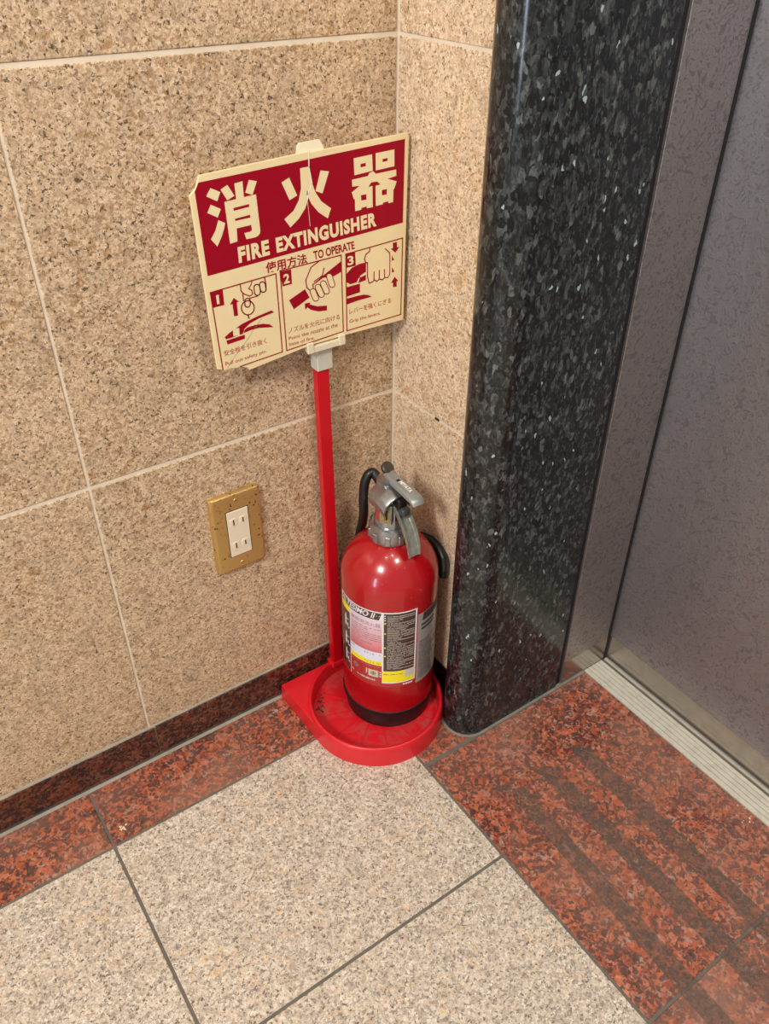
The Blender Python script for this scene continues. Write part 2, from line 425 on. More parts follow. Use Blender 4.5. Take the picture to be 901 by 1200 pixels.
for gx in (.2245, .2325, .2405, .2485):
    prof += [(gx - .0007, .0012), (gx - .0004, -.0012), (gx + .0004, -.0012), (gx + .0007, .0012)]
prof += [(.2555, .0012), (.2558, -.0035), (.262, -.0035), (.2623, .0008), (.31, .0008), (.31, -.004)]
prism(bm, prof, 'y', -1.35, -YD - .0005)
struct(fin('trim_7', bm, m_sill), 'pale grooved metal sill in front of the lift door', 'sill')

# ---------------------------------------------------------------- wall outlet
ot = empty('wall_outlet', 'brass wall outlet plate with ivory double socket on the beige wall', 'outlet', (-.2465, 0, .338))
def rrect(cx, cz, w, h, r, n=5):
    o = []
    for sx, sz, a0 in ((1, 1, 0), (-1, 1, 90), (-1, -1, 180), (1, -1, 270)):
        for i in range(n + 1):
            a = math.radians(a0 + 90 * i / n)
            o.append((cx + sx * (w / 2 - r) + r * math.cos(a), cz + sz * (h / 2 - r) + r * math.sin(a)))
    return o
def loft(bm, rings, ax='y'):
    R = [[bm.verts.new((p[0], d, p[1])) for p in ring] for ring, d in rings]
    n = len(R[0])
    for a, b in zip(R, R[1:]):
        for i in range(n): bm.faces.new((a[i], a[(i + 1) % n], b[(i + 1) % n], b[i]))
    bm.faces.new(R[-1]); return R
bm = bmesh.new()
loft(bm, [(rrect(0, 0, .0705, .1205, .004), 0), (rrect(0, 0, .0705, .1205, .004), -.0035), (rrect(0, 0, .0695, .1195, .0042), -.0050), (rrect(0, 0, .0670, .1170, .0045), -.0064), (rrect(0, 0, .0630, .1130, .004), -.0070), (rrect(0, 0, .0600, .1100, .003), -.0070)])
fin('cover_plate', bm, m_brass, ot, ang=25)
bm = bmesh.new(); box(bm, -.0158, .0158, -.0072, -.0060, -.0365, .0365)
fin('socket_recess', bm, m_slot, ot)
bm = bmesh.new(); box(bm, -.0148, .0148, -.0084, -.0060, -.0355, .0355, .0005)
sk = fin('socket_insert', bm, m_ivory, ot)
for zz in (.0185, -.0185):
    for xx in (-.0066, .0066):
        bm = bmesh.new(); loft(bm, [(rrect(xx, zz, .0098, .0125, .0035), -.0083), (rrect(xx, zz, .0090, .0117, .0032), -.0090)])
        fin('socket_face', bm, m_ivory, sk, ang=30)
        bm = bmesh.new(); box(bm, xx - .0009, xx + .0009, -.00915, -.0088, zz - (.0042 if xx < 0 else .0035), zz + (.0042 if xx < 0 else .0035))
        fin('slot', bm, m_slot, sk)
for zz in (.050, -.050):
    bm = bmesh.new()
    loft(bm, [([(.0028 * math.cos(a), zz + .0028 * math.sin(a)) for a in [2 * PI * i / 20 for i in range(20)]], -.0069), ([(.0022 * math.cos(a), zz + .0022 * math.sin(a)) for a in [2 * PI * i / 20 for i in range(20)]], -.0078)])
    sc = fin('screw', bm, m_brass, ot, ang=30)
    bm = bmesh.new(); box(bm, -.0020, .0020, -.0079, -.0077, zz - .0003, zz + .0003); fin('screw_slot', bm, m_slot, sc)

# ---------------------------------------------------------------- stand with its sign
st = empty('extinguisher_stand', 'red plastic floor stand with post carrying cream and crimson sign', 'sign stand', (-.1060, -.110, 0))
def H(o): return hold(o, st)
SX0, SX1, SYB, SR = -.2110, -.0035, -.0092, .1025
SCX, SCY = -.1060, -.1140
def base_outline(ins=0., n=40):
    o = [(SX0 + ins, SYB - ins), (SCX - SR + ins, SCY)]
    for i in range(1, n):
        a = PI + PI * i / n
        o.append((SCX + (SR - ins) * math.cos(a), SCY + (SR - ins) * math.sin(a)))
    o += [(SX1 - ins, SCY), (SX1 - ins, SYB - ins)]
    return o
# base: skirted slab with a round well cut into it
bm = bmesh.new()
def ring3(pts, z): return [bm.verts.new((p[0], p[1], z)) for p in pts]
n = 40
def stitch(a, b):
    m = len(a)
    for i in range(m): bm.faces.new((a[i], a[(i + 1) % m], b[(i + 1) % m], b[i]))
N = 72
outl = base_outline(.0032); wl_ = [(SCX + .0955 * math.cos(2 * PI * i / N), SCY + .0955 * math.sin(2 * PI * i / N)) for i in range(N)]
o0 = ring3(base_outline(0), .0003); o1 = ring3(base_outline(.0012), .0262); o2 = ring3(outl, .0285)
stitch(o0, o1); stitch(o1, o2); bm.faces.new(o0)
w0_ = ring3(wl_, .0285); w1_ = ring3(wl_, .0040); stitch(w0_, w1_); bm.faces.new(w1_)
V = o2 + w0_
for t in tessellate_polygon([[Vector((p[0], p[1], 0)) for p in outl], [Vector((p[0], p[1], 0)) for p in wl_]]): bm.faces.new([V[i] for i in t])
H(fin('base_plate', bm, m_plast, ang=35))
bm = bmesh.new()
lathe(bm, [(.0952, .0200), (.0960, .0283), (.1018, .0262), (.1012, .0310), (.1002, .0338), (.0985, .0352), (.0965, .0350), (.0950, .0330), (.0942, .0200), (.0936, .0098), (.0936, .0080), (.0952, .0080), (.0952, .0200)], SCX, SCY, 96, False)
H(fin('tray_rim', bm, m_plast, ang=50))
bm = bmesh.new()
lathe(bm, [(.0937, .0050), (.0937, .0090), (.0700, .0088), (.0100, .0088)], SCX, SCY, 72, True)
tf = fin('tray_floor', bm, m_tray); H(tf)
for k in range(12):
    a = math.radians(k * 30 + 9)
    c, s = math.cos(a), math.sin(a); bm = bmesh.new()
    w0 = .0009
    pts = [(.030, -w0), (.0930, -w0), (.0930, w0), (.030, w0)]
    Q = [(SCX + p * c - q * s, SCY + p * s + q * c) for p, q in pts]
    prism(bm, Q, 'z', .0088, .0094)
    fin('tray_rib', bm, m_plast, None).parent = tf
    bpy.context.scene.collection.objects[-1].matrix_parent_inverse = Matrix.Translation(st.location).inverted() @ Matrix.Translation(st.location)
random.seed(11)
bm = bmesh.new()
for k in range(26):
    q = random.random(); cx_, cy_ = -.182 + .020 * q + random.gauss(0, .003), -.078 + .030 * q + random.gauss(0, .0035); r_ = random.uniform(.0008, .0026)
    prism(bm, [(cx_ + r_ * random.uniform(.5, 1.1) * math.cos(2 * PI * i / 7), cy_ + r_ * random.uniform(.5, 1.1) * math.sin(2 * PI * i / 7)) for i in range(7)], 'z', .0089, .00915 + .00001 * k)
gr = fin('grime_patch', bm, plain('dry_grime', (84, 50, 44), .9)); gr.parent = tf; gr['kind'] = 'stuff'
gr.matrix_parent_inverse = Matrix.Identity(4)
# post socket on the base and the post itself (leaning a little to the left)
bm = bmesh.new(); box(bm, -.1275, -.1030, -.0275, -.0100, .0285, .0370, .001)
H(fin('post_socket', bm, m_plast))
ZT = .5560
def lean(z): return -.0060 * (z - .03) / .55
bm = bmesh.new()
A = [(-.1240, -.0252), (-.1075, -.0252), (-.1075, -.0125), (-.1240, -.0125)]
r0 = [bm.verts.new((x, y, .030)) for x, y in A]; r1 = [bm.verts.new((x + lean(ZT), y, ZT)) for x, y in A]
stitch(r0, r1); bm.faces.new(r0); bm.faces.new(r1)
bmesh.ops.bevel(bm, geom=list(bm.edges), offset=.0012, segments=2, affect='EDGES')
H(fin('post', bm, m_post, ang=40))
# grey collar and ivory clip that carry the board
OX, OZ = -.134, .580
bm = bmesh.new(); box(bm, OX + .0035, OX + .0248, -.0275, -.0105, OZ - .0385, OZ - .0070, .0008)
H(fin('post_cap', bm, m_sock))
bm = bmesh.new()
def rot_box(bm, x0, x1, y0, y1, z0, z1, bev, ang=-.004):
    r = bmesh.new(); box(r, x0, x1, y0, y1, z0, z1, bev)
    bmesh.ops.rotate(r, verts=r.verts, cent=(OX, 0, OZ), matrix=Matrix.Rotation(ang, 3, 'Y'))
    m_ = bpy.data.meshes.new('t'); r.to_mesh(m_); r.free(); bm.from_mesh(m_); bpy.data.meshes.remove(m_)
rot_box(bm, OX - .0110, OX + .0395, -.0345, -.0240, OZ - .0085, OZ - .0008, .0006)
clip = H(fin('sign_clip', bm, m_clip))
for hx in (-.0125, .0305):
    bm = bmesh.new(); rot_box(bm, OX + hx, OX + hx + .0082, -.0352, -.0316, OZ - .0085, OZ + .0045, .0006)
    h = fin('clip_hook', bm, m_clip); h.parent = clip
# the board
SIGN = {'board': [(-118.62, 204.34),(2.14, 210.67),(3.95, 209.69),(126.24, 214.14),(127.86, 207.27),(125.55, 0.21),(38.49, 1.29),(-5.21, 0.84),(-86.67, -8.37),(-88.63, -4.88),(-95.83, -1.56),(-102.36, -1.67),(-108.63, 0.09),(-113.59, -1.09),(-124.26, 2.88),(-130.56, 187.13),(-123.74, 192.96)], 'tab': [(-10.57, 204.97),(-8.65, 216.04),(-6.02, 218.95),(17.27, 219.65),(21.68, 212.29),(21.84, 200.74)], 'header': [(-120.27, 198.29),(122.51, 208.44),(121.86, 119.03),(-122.57, 107.14),(-125.14, 190.72),(-123.74, 192.96)], 'cream': [[[(-108.7, 191.62),(-98.81, 186.33),(-103.22, 178.27),(-114.14, 184.62)]], [[(-110.42, 176.25),(-100.23, 170.37),(-104.47, 162.85),(-114.9, 168.98)]], [[(-104.25, 160.29),(-97.25, 156.2),(-99.45, 150.13),(-102.49, 143.93),(-108.34, 134.86),(-114.3, 143.01),(-108.33, 151.09)]], [[(-98.41, 188.58),(-90.77, 191.96),(-84.35, 180.62),(-92.47, 177.4)]], [[(-67.25, 193.18),(-58.65, 190.65),(-64.64, 178.42),(-72.36, 181.73)]], [[(-83.2, 192.12),(-74.29, 192.91),(-74.27, 177.76),(-60.78, 178.42),(-59.28, 142.42),(-59.86, 139.25),(-62.33, 137.17),(-65.96, 136.31),(-75.82, 136.21),(-77.37, 142.88),(-70.93, 142.98),(-68.69, 144.33),(-68.89, 149.47),(-85.43, 148.89),(-85.89, 135.93),(-94.28, 134.97),(-95.77, 176.51),(-82.85, 177.2)], [(-86.85, 169.15),(-69.29, 170.29),(-69.43, 167.54),(-86.48, 166.45)], [(-86.27, 158.57),(-69.25, 159.74),(-69.12, 156.9),(-86.24, 156.38)]], [[(-31.23, 185.49),(-22.15, 188.97),(-13.89, 170.15),(-23.15, 166.65)]], [[(-8.97, 196.1),(1.98, 196.41),(3.18, 183.76),(7.62, 170.65),(14.56, 159.85),(26.38, 150.54),(22.0, 140.67),(10.78, 148.94),(2.5, 159.04),(-0.67, 165.75),(-5.09, 155.64),(-13.68, 146.14),(-24.05, 139.12),(-30.63, 148.74),(-19.45, 155.27),(-12.49, 164.92),(-8.94, 176.33)]], [[(15.11, 190.68),(25.31, 188.35),(16.48, 167.51),(8.08, 171.2)]], [[(56.1, 197.26),(79.51, 198.22),(80.32, 181.42),(56.62, 179.98)], [(64.53, 190.31),(71.13, 190.77),(71.44, 187.37),(64.65, 186.95)]], [[(83.95, 198.71),(108.54, 199.5),(108.83, 182.18),(84.3, 181.15)], [(92.93, 191.52),(99.54, 192.01),(99.57, 189.03),(93.12, 188.52)]], [[(53.51, 175.96),(73.93, 176.86),(75.67, 179.62),(80.84, 180.94),(84.3, 177.73),(111.21, 178.55),(111.69, 171.81),(100.13, 170.24),(112.34, 165.83),(108.87, 158.13),(107.98, 157.84),(107.65, 144.29),(101.31, 143.99),(100.93, 146.07),(94.11, 145.71),(93.76, 144.04),(84.31, 143.69),(83.95, 165.21),(90.44, 165.79),(86.05, 169.49),(78.21, 169.66),(74.38, 165.38),(79.94, 165.66),(80.23, 143.05),(72.48, 143.16),(71.97, 145.1),(65.33, 144.75),(64.96, 142.82),(57.15, 142.53),(56.85, 155.1),(55.33, 155.76),(52.91, 163.06),(63.22, 168.27),(53.71, 168.85)], [(64.8, 158.2),(71.72, 158.26),(72.03, 152.45),(65.08, 152.56)], [(92.24, 159.5),(98.99, 159.61),(99.05, 153.94),(92.63, 153.78)]]], 'mag': [[(-121.91, 89.55),(-107.84, 90.04),(-107.96, 73.04),(-120.51, 72.86)], [(-96.51, 78.23),(-91.0, 72.96),(-93.58, 72.85),(-93.61, 58.05),(-98.29, 57.99),(-98.68, 71.83),(-101.83, 71.86)], [(-111.93, 37.59),(-105.34, 41.32),(-89.77, 47.63),(-71.77, 51.65),(-53.64, 54.31),(-50.65, 51.44),(-69.48, 48.94),(-81.21, 45.54),(-87.94, 41.17),(-90.37, 35.97),(-110.42, 34.79)], [(-110.34, 33.32),(-88.25, 34.59),(-88.48, 30.0),(-109.55, 28.5)], [(-89.29, 36.67),(-88.07, 40.0),(-84.08, 42.03),(-75.17, 42.61),(-65.05, 41.58),(-57.52, 39.12),(-52.69, 34.62),(-60.38, 36.03),(-70.5, 38.05),(-80.71, 37.92)], [(-39.92, 94.78),(-26.34, 94.83),(-26.34, 78.43),(-38.05, 78.06)], [(0.45, 72.68),(13.53, 79.46),(36.79, 90.61),(37.46, 78.85),(27.3, 75.71),(13.42, 76.88),(1.37, 71.61)], [(-31.18, 60.85),(-10.46, 68.96),(-5.22, 58.15),(-25.84, 49.06)], [(-11.81, 52.56),(-4.55, 52.32),(-5.65, 50.25),(4.03, 45.68),(17.01, 43.59),(16.78, 37.81),(5.72, 39.14),(-4.05, 43.24),(-8.77, 47.39),(-11.47, 44.98)], [(43.01, 98.14),(56.13, 98.02),(56.88, 81.9),(43.61, 81.96)], [(43.84, 74.9),(51.73, 80.66),(62.04, 82.97),(70.96, 82.95),(70.66, 72.02),(62.9, 69.16),(57.59, 62.22),(49.28, 61.66),(43.61, 65.56)], [(59.32, 66.33),(70.63, 68.44),(70.58, 62.16),(59.65, 60.87)], [(43.67, 59.46),(62.36, 59.75),(62.22, 49.42),(43.8, 48.04)], [(43.74, 45.68),(59.43, 45.82),(67.89, 45.41),(74.27, 43.25),(78.56, 40.25),(59.34, 39.94),(43.99, 38.65)], [(108.05, 98.46),(113.67, 98.34),(114.17, 92.08),(117.57, 92.06),(112.01, 86.29),(105.15, 91.93),(108.52, 92.22)], [(111.36, 57.58),(116.49, 51.64),(114.18, 50.83),(114.68, 44.85),(109.25, 45.37),(109.16, 50.93),(106.08, 50.94)], [(107.13, 84.11),(110.26, 77.87),(106.85, 77.6)], [(107.34, 70.24),(110.87, 63.79),(107.05, 63.62)]], 'stroke': [([(-118.22, 0.5),(-121.91, 89.55),(-45.03, 93.65),(-43.96, 2.39),(-97.47, -0.9)], 1.35),([(-39.86, 95.6),(37.6, 97.82),(38.13, 6.82),(-38.27, 2.51),(-39.86, 95.6)], 1.35),([(43.88, 97.59),(121.91, 101.43),(121.35, 8.12),(43.08, 6.18),(43.88, 97.59)], 1.35),([(-73.92, 62.02),(-74.64, 59.44),(-76.19, 57.38),(-78.39, 56.1),(-80.96, 55.75),(-83.59, 56.38),(-85.95, 57.9),(-87.76, 60.11),(-88.81, 62.76),(-88.98, 65.52),(-88.25, 68.07),(-86.71, 70.09),(-84.54, 71.36),(-82.01, 71.72),(-79.41, 71.13),(-77.04, 69.65),(-75.2, 67.45),(-74.12, 64.81),(-73.92, 62.02)], 1.3),([(-82.31, 55.72),(-81.2, 51.88)], 1.6),([(-84.23, 72.0),(-83.66, 73.37),(-82.4, 74.19),(-80.79, 74.23),(-79.26, 73.48),(-78.22, 72.14),(-77.94, 70.57),(-78.32, 66.8),(-78.9, 65.41),(-80.16, 64.59),(-81.78, 64.55),(-83.32, 65.32),(-84.36, 66.67),(-84.62, 68.25),(-84.23, 72.0)], 1.3),([(-87.63, 90.71),(-87.39, 83.86),(-84.85, 80.21),(-78.14, 76.06),(-74.28, 77.51),(-75.08, 81.95),(-78.51, 84.54),(-75.8, 87.03),(-73.92, 91.17)], 1.2),([(-72.12, 84.2),(-71.68, 85.74),(-70.45, 86.76),(-68.75, 86.98),(-67.03, 86.34),(-65.76, 85.01),(-65.28, 83.35),(-65.19, 77.56),(-65.63, 76.0),(-66.88, 74.97),(-68.59, 74.76),(-70.32, 75.41),(-71.58, 76.76),(-72.06, 78.43),(-72.12, 84.2)], 1.3),([(-65.52, 85.39),(-65.21, 86.98),(-64.08, 88.1),(-62.41, 88.44),(-60.66, 87.93),(-59.28, 86.68),(-58.66, 85.04),(-58.13, 79.73),(-58.43, 78.12),(-59.57, 76.99),(-61.25, 76.65),(-63.02, 77.18),(-64.39, 78.45),(-65.01, 80.1),(-65.52, 85.39)], 1.3),([(-58.89, 93.11),(-57.94, 85.47),(-58.02, 80.3)], 1.3),([(-78.36, 73.8),(-73.39, 73.84),(-69.01, 74.02)], 1.2),([(-85.72, 80.06),(-85.65, 72.55)], 1.3),([(8.44, 96.41),(-1.45, 91.96),(-8.91, 79.0),(-8.06, 70.17),(-3.83, 65.76),(0.14, 66.64),(-0.13, 72.81)], 1.35),([(14.88, 87.8),(12.56, 79.66),(1.55, 75.05)], 1.35),([(76.25, 98.15),(75.82, 94.77),(70.82, 92.25),(68.71, 87.43),(70.33, 82.72),(72.83, 82.22),(72.72, 66.21),(74.78, 57.64),(79.68, 57.86),(81.81, 59.78),(81.83, 69.72)], 1.35),([(81.81, 59.78),(86.09, 57.59),(89.31, 59.1),(89.28, 69.99)], 1.35),([(89.31, 59.47),(93.63, 57.64),(96.87, 59.34),(96.36, 69.44)], 1.35),([(96.86, 59.7),(101.22, 58.42),(104.01, 61.5),(104.24, 77.76),(103.69, 87.67),(97.65, 93.58)], 1.2)], 'fing': [[(-4.06, 63.7),(-4.2, 65.44),(-3.36, 66.84),(-1.79, 67.52),(0.11, 67.31),(1.84, 66.26),(2.91, 64.64),(6.05, 55.98),(6.2, 54.21),(5.36, 52.78),(3.76, 52.09),(1.83, 52.32),(0.1, 53.41),(-0.98, 55.06),(-4.06, 63.7)], [(2.68, 66.93),(2.41, 68.68),(3.13, 70.14),(4.63, 70.94),(6.53, 70.84),(8.31, 69.89),(9.5, 68.32),(13.66, 58.94),(13.95, 57.15),(13.23, 55.66),(11.7, 54.86),(9.77, 54.97),(7.97, 55.95),(6.77, 57.55),(2.68, 66.93)], [(9.66, 69.72),(9.45, 71.46),(10.22, 72.9),(11.76, 73.64),(13.68, 73.5),(15.45, 72.5),(16.61, 70.91),(20.62, 61.21),(20.85, 59.43),(20.08, 57.97),(18.5, 57.22),(16.56, 57.39),(14.76, 58.42),(13.6, 60.04),(9.66, 69.72)], [(17.75, 76.68),(17.72, 78.4),(18.65, 79.72),(20.31, 80.31),(22.25, 80.0),(23.95, 78.88),(24.96, 77.23),(28.21, 66.88),(28.26, 65.13),(27.31, 63.78),(25.63, 63.19),(23.66, 63.52),(21.94, 64.69),(20.93, 66.36),(17.75, 76.68)]], 'cream2': [[(-101.52, 44.55),(-93.91, 43.86),(-94.19, 35.48),(-101.6, 36.16)], [(59.65, 60.87),(57.98, 60.33),(59.73, 66.25),(70.63, 68.8),(70.65, 70.23),(62.89, 68.27)]], 'text': [('FIRE', [(-86.64, 129.94),(-50.77, 131.49),(-50.29, 115.23),(-86.63, 113.41)], 'c', 0.05),('EXTINGUISHER', [(-42.63, 131.66),(84.73, 137.34),(85.46, 121.45),(-42.05, 115.33)], 'c', 0.05),('使用方法', [(-56.58, 107.98),(-6.82, 108.84),(-5.48, 97.2),(-56.39, 95.91)], 'm', 0.02),('TO OPERATE', [(1.84, 108.92),(54.72, 110.42),(55.96, 101.26),(2.67, 99.11)], 'm', 0.025),('1', [(-116.22, 85.37),(-113.12, 85.58),(-113.15, 75.61),(-116.01, 75.59)], 'c', 0.03),('2', [(-36.32, 91.03),(-28.85, 91.16),(-28.86, 80.34),(-36.38, 80.25)], 'c', 0.03),('3', [(45.54, 94.57),(53.63, 94.71),(54.25, 83.83),(46.1, 84.07)], 'c', 0.03),('安全栓を引き抜く', [(-114.95, 22.59),(-62.67, 24.75),(-62.6, 18.11),(-114.77, 15.78)], 'm', 0.0),('Pull out safety pin.', [(-114.71, 8.93),(-63.63, 10.82),(-62.99, 6.2),(-114.55, 2.87)], 'm', 0.0),('ノズルを火元に向ける', [(-34.39, 29.2),(33.55, 29.8),(33.77, 23.23),(-34.11, 22.2)], 'm', 0.0),('Point the nozzle at the', [(-34.77, 18.33),(30.32, 19.75),(30.58, 14.6),(-34.67, 14.24)], 'm', 0.0),('base of fire.', [(-34.88, 11.33),(-1.3, 11.29),(-1.13, 6.72),(-34.78, 7.2)], 'm', 0.0),('レバーを強くにぎる', [(46.98, 32.59),(106.14, 33.11),(106.68, 26.33),(47.25, 25.62)], 'm', 0.0),('Grip the levers.', [(46.68, 18.98),(90.77, 19.5),(91.24, 14.01),(46.99, 13.78)], 'm', 0.0)], 'crack1': ([(1.83, 210.71),(1.31, 195.73),(4.21, 179.14),(-1.4, 169.88),(-2.36, 164.13)], 1.1),'crack2': ([(-2.36, 164.13),(-1.17, 150.91),(-0.34, 136.38)], 0.4),'crack3': ([(-66.39, 47.96),(-78.32, 36.35),(-88.32, 25.42),(-102.31, 13.02),(-114.62, -0.9)], 0.35)}
FY = -.0315
def W(p): return (OX + p[0] / 1000, OZ + p[1] / 1000)
bm = bmesh.new()
prism(bm, [W(p) for p in SIGN['board']], 'y', FY, FY + .0028)
bmesh.ops.recalc_face_normals(bm, faces=bm.faces)
ed = [e for e in bm.edges if all(abs(v.co.y - FY) < 1e-6 for v in e.verts) and any(abs(f.normal.y) < .5 for f in e.link_faces)]
bmesh.ops.bevel(bm, geom=ed, offset=.0009, segments=1, affect='EDGES', clamp_overlap=True)
bd = H(fin('sign_board', bm, m_sign))
bm = bmesh.new(); tb = SIGN['tab']; prism(bm, [W(p) for p in tb], 'y', FY + .0030, FY + .0058)
tb_o = fin('backing_tab', bm, m_signedge); tb_o.parent = bd
def printed(name, loops_list, y, mat, parent=bd):
    bm = bmesh.new()
    for loops in loops_list:
        if not isinstance(loops[0], list): loops = [loops]
        P = [p for l in loops for p in l]
        V = [bm.verts.new((W(p)[0], y, W(p)[1])) for p in P]
        for t in tessellate_polygon([[Vector((p[0], p[1], 0)) for p in l] for l in loops]):
            try: bm.faces.new([V[i] for i in t])
            except ValueError: pass
    for f in bm.faces:
        f.normal_update()
        if f.normal.y > 0: f.normal_flip()
    o = flat(name, bm, mat, parent); return o
def strokes(bm, pts, wd, y):
    h = wd / 2
    for (a, b) in zip(pts, pts[1:]):
        dx, dy = b[0] - a[0], b[1] - a[1]; L = math.hypot(dx, dy) or 1
        nx, ny = -dy / L * h, dx / L * h; ex, ey = dx / L * h * .6, dy / L * h * .6
        q = [(a[0] + nx - ex, a[1] + ny - ey), (a[0] - nx - ex, a[1] - ny - ey), (b[0] - nx + ex, b[1] - ny + ey), (b[0] + nx + ex, b[1] + ny + ey)]
        f = bm.faces.new([bm.verts.new((W(p)[0], y, W(p)[1])) for p in q]); f.normal_update()
        if f.normal.y > 0: f.normal_flip()
printed('header_panel', [SIGN['header']], FY - .00010, m_mag)
for k0, k1 in ((0, 6), (6, 9), (9, 12)):
    printed('large_character', SIGN['cream'][k0:k1], FY - .00020, m_creamp)['kind'] = 'stuff'
for s_ in SIGN['mag']: printed('pictogram_shape', [s_], FY - .00012, m_mag)
for s_ in SIGN['cream2']: printed('pictogram_detail', [s_], FY - .00022, m_creamp)
bm = bmesh.new()
for pts, wd in SIGN['stroke']: strokes(bm, pts, wd, FY - .00016)
flat('pictogram_lines', bm, m_mag, bd)
for s_ in SIGN['fing']: printed('finger_shape', [s_], FY - .00024, m_creamp)
bm = bmesh.new()
for pts in SIGN['fing']: strokes(bm, pts, .95, FY - .00028)
flat('finger_outline', bm, m_mag, bd)
for nm, key, mt, yy in (('crack', 'crack1', m_white, .0005), ('crack', 'crack2', m_white, .0003), ('hairline_crack', 'crack3', m_crk, .0003)):
    bm = bmesh.new(); strokes(bm, SIGN[key][0], SIGN[key][1], FY - yy); flat(nm, bm, mt, bd)
bm = bmesh.new(); strokes(bm, [(SIGN['crack1'][0][3][0] - .6, SIGN['crack1'][0][3][1] + 2.6), (SIGN['crack1'][0][3][0] - .8, SIGN['crack1'][0][3][1] - 1.0)], .9, FY - .00052); flat('crack_gap', bm, m_dark, bd)

# text as print: rendered with the built-in font, mapped into a quadrilateral
def text_mesh(s, off):
    cu = bpy.data.curves.new('t', 'FONT'); cu.body = s; cu.offset = off; cu.space_character = 1.14 if off > .03 else 1.0; cu.resolution_u = 3
    ob = bpy.data.objects.new('t', cu); C.objects.link(ob)
    dg = bpy.context.evaluated_depsgraph_get(); dg.update()
    me = bpy.data.meshes.new_from_object(ob.evaluated_get(dg)); bpy.data.objects.remove(ob); bpy.data.curves.remove(cu)
    xs_ = [v.co.x for v in me.vertices]; ys_ = [v.co.y for v in me.vertices]
    x0, x1, y0, y1 = min(xs_), max(xs_), min(ys_), max(ys_)
    V = [((v.co.x - x0) / (x1 - x0), (v.co.y - y0) / (y1 - y0)) for v in me.vertices]
    F = [tuple(p.vertices) for p in me.polygons]; bpy.data.meshes.remove(me); return V, F
for s, q, col, off in SIGN['text']:
    V, F = text_mesh(s, off); tl, tr, brr, bll = q
    P = []
    for u, v in V:
        top = (tl[0] + (tr[0] - tl[0]) * u, tl[1] + (tr[1] - tl[1]) * u); bot = (bll[0] + (brr[0] - bll[0]) * u, bll[1] + (brr[1] - bll[1]) * u)
        x, z = W((bot[0] + (top[0] - bot[0]) * v, bot[1] + (top[1] - bot[1]) * v)); P.append((x, FY - .00024, z))
    me = bpy.data.meshes.new('lettering'); me.from_pydata(P, [], F)
    bmx = bmesh.new(); bmx.from_mesh(me)
    for f in bmx.faces:
        f.normal_update()
        if f.normal.y > 0: f.normal_flip()
    bmx.to_mesh(me); bmx.free()
    link('lettering', me, m_creamp if col == 'c' else (m_mag if off >= .02 else m_magt), bd)

# ---------------------------------------------------------------- the extinguisher
AX, AY = -.0770, -.1058
Z0 = .0104
ex = empty('fire_extinguisher', 'red fire extinguisher with printed label standing in the red tray', 'fire extinguisher', (AX, AY, Z0))
def E(o): return hold(o, ex)
RB = .0668
bm = bmesh.new()
prof = [(.058, Z0 + .004), (.061, Z0 + .010), (.061, Z0 + .030), (RB, Z0 + .031)] + [(RB, z) for z in (.06, .1, .15, .2, .24, .262)]
for i in range(1, 20):
    t = 1.15 * i / 19
    prof.append((RB * math.cos(t) ** 1.1, .262 + .066 * math.sin(t)))
prof.append((.020, .3235))
lathe(bm, prof, AX, AY, 96)
body = E(fin('body', bm, m_body, ang=40))
bm = bmesh.new()
lathe(bm, [(.056, Z0 - .0008), (.0625, Z0 - .0008), (.0634, Z0 + .0008), (.0636, Z0 + .0135), (.0636, Z0 + .0240), (.0660, Z0 + .0260), (.0683, Z0 + .0275), (.0686, Z0 + .033), (.0680, Z0 + .0355), (.0669, Z0 + .0360)], AX, AY, 96)
E(fin('base_ring', bm, m_rubber, ang=40))
# threaded collar with lugs
bm = bmesh.new()
lathe(bm, [(.0255, .3220), (.0278, .3230), (.0284, .3260), (.0284, .3420), (.0274, .3460), (.0245, .3475), (.0215, .3470)], AX, AY, 64)
col = E(fin('collar', bm, m_alu, ang=35))
for k in range(10):
    a = math.radians(k * 36 + 12); bm = bmesh.new()
    box(bm, .0272, .0300, -.0034, .0034, .3255, .3390, .0006)
    bmesh.ops.rotate(bm, verts=bm.verts, cent=(0, 0, 0), matrix=Matrix.Rotation(a, 3, 'Z')); bmesh.ops.translate(bm, verts=bm.verts, vec=(AX, AY, 0))
    o = fin('collar_lug', bm, m_alu); o.parent = col
# valve casting
bm = bmesh.new()
lathe(bm, [(.0215, .3440), (.0215, .3530), (.0205, .3570), (.0198, .3620), (.0195, .3850), (.0150, .3960)], AX, AY, 40)
E(fin('valve_body', bm, m_alu, ang=35))
# gauge holder on the left flank: framed block, a red piece painted in as a reflection
GA = math.radians(205)
def place(bm, ang, r, z, tilt=0):
    bmesh.ops.rotate(bm, verts=bm.verts, cent=(0, 0, 0), matrix=Matrix.Rotation(tilt, 3, 'Y'))
    bmesh.ops.rotate(bm, verts=bm.verts, cent=(0, 0, 0), matrix=Matrix.Rotation(ang, 3, 'Z'))
    bmesh.ops.translate(bm, verts=bm.verts, vec=(AX + r * math.cos(ang), AY + r * math.sin(ang), z))
GA = math.radians(218)
bm = bmesh.new(); box(bm, -.004, .006, -.0085, .0085, -.0150, .0150, .001); place(bm, GA, .0170, .3710)
gh = E(fin('inspection_block', bm, m_alu))
bm = bmesh.new(); box(bm, .0058, .0068, -.0062, .0066, -.0130, .0120, .0004); place(bm, GA, .0170, .3710)
o = fin('gauge_plate', bm, m_brassy); o.parent = gh
bm = bmesh.new(); box(bm, .0066, .0073, -.0010, .0030, -.0075, .0080, .0002); place(bm, GA, .0170, .3710)
o = fin('gauge_needle_window', bm, m_slot); o.parent = gh
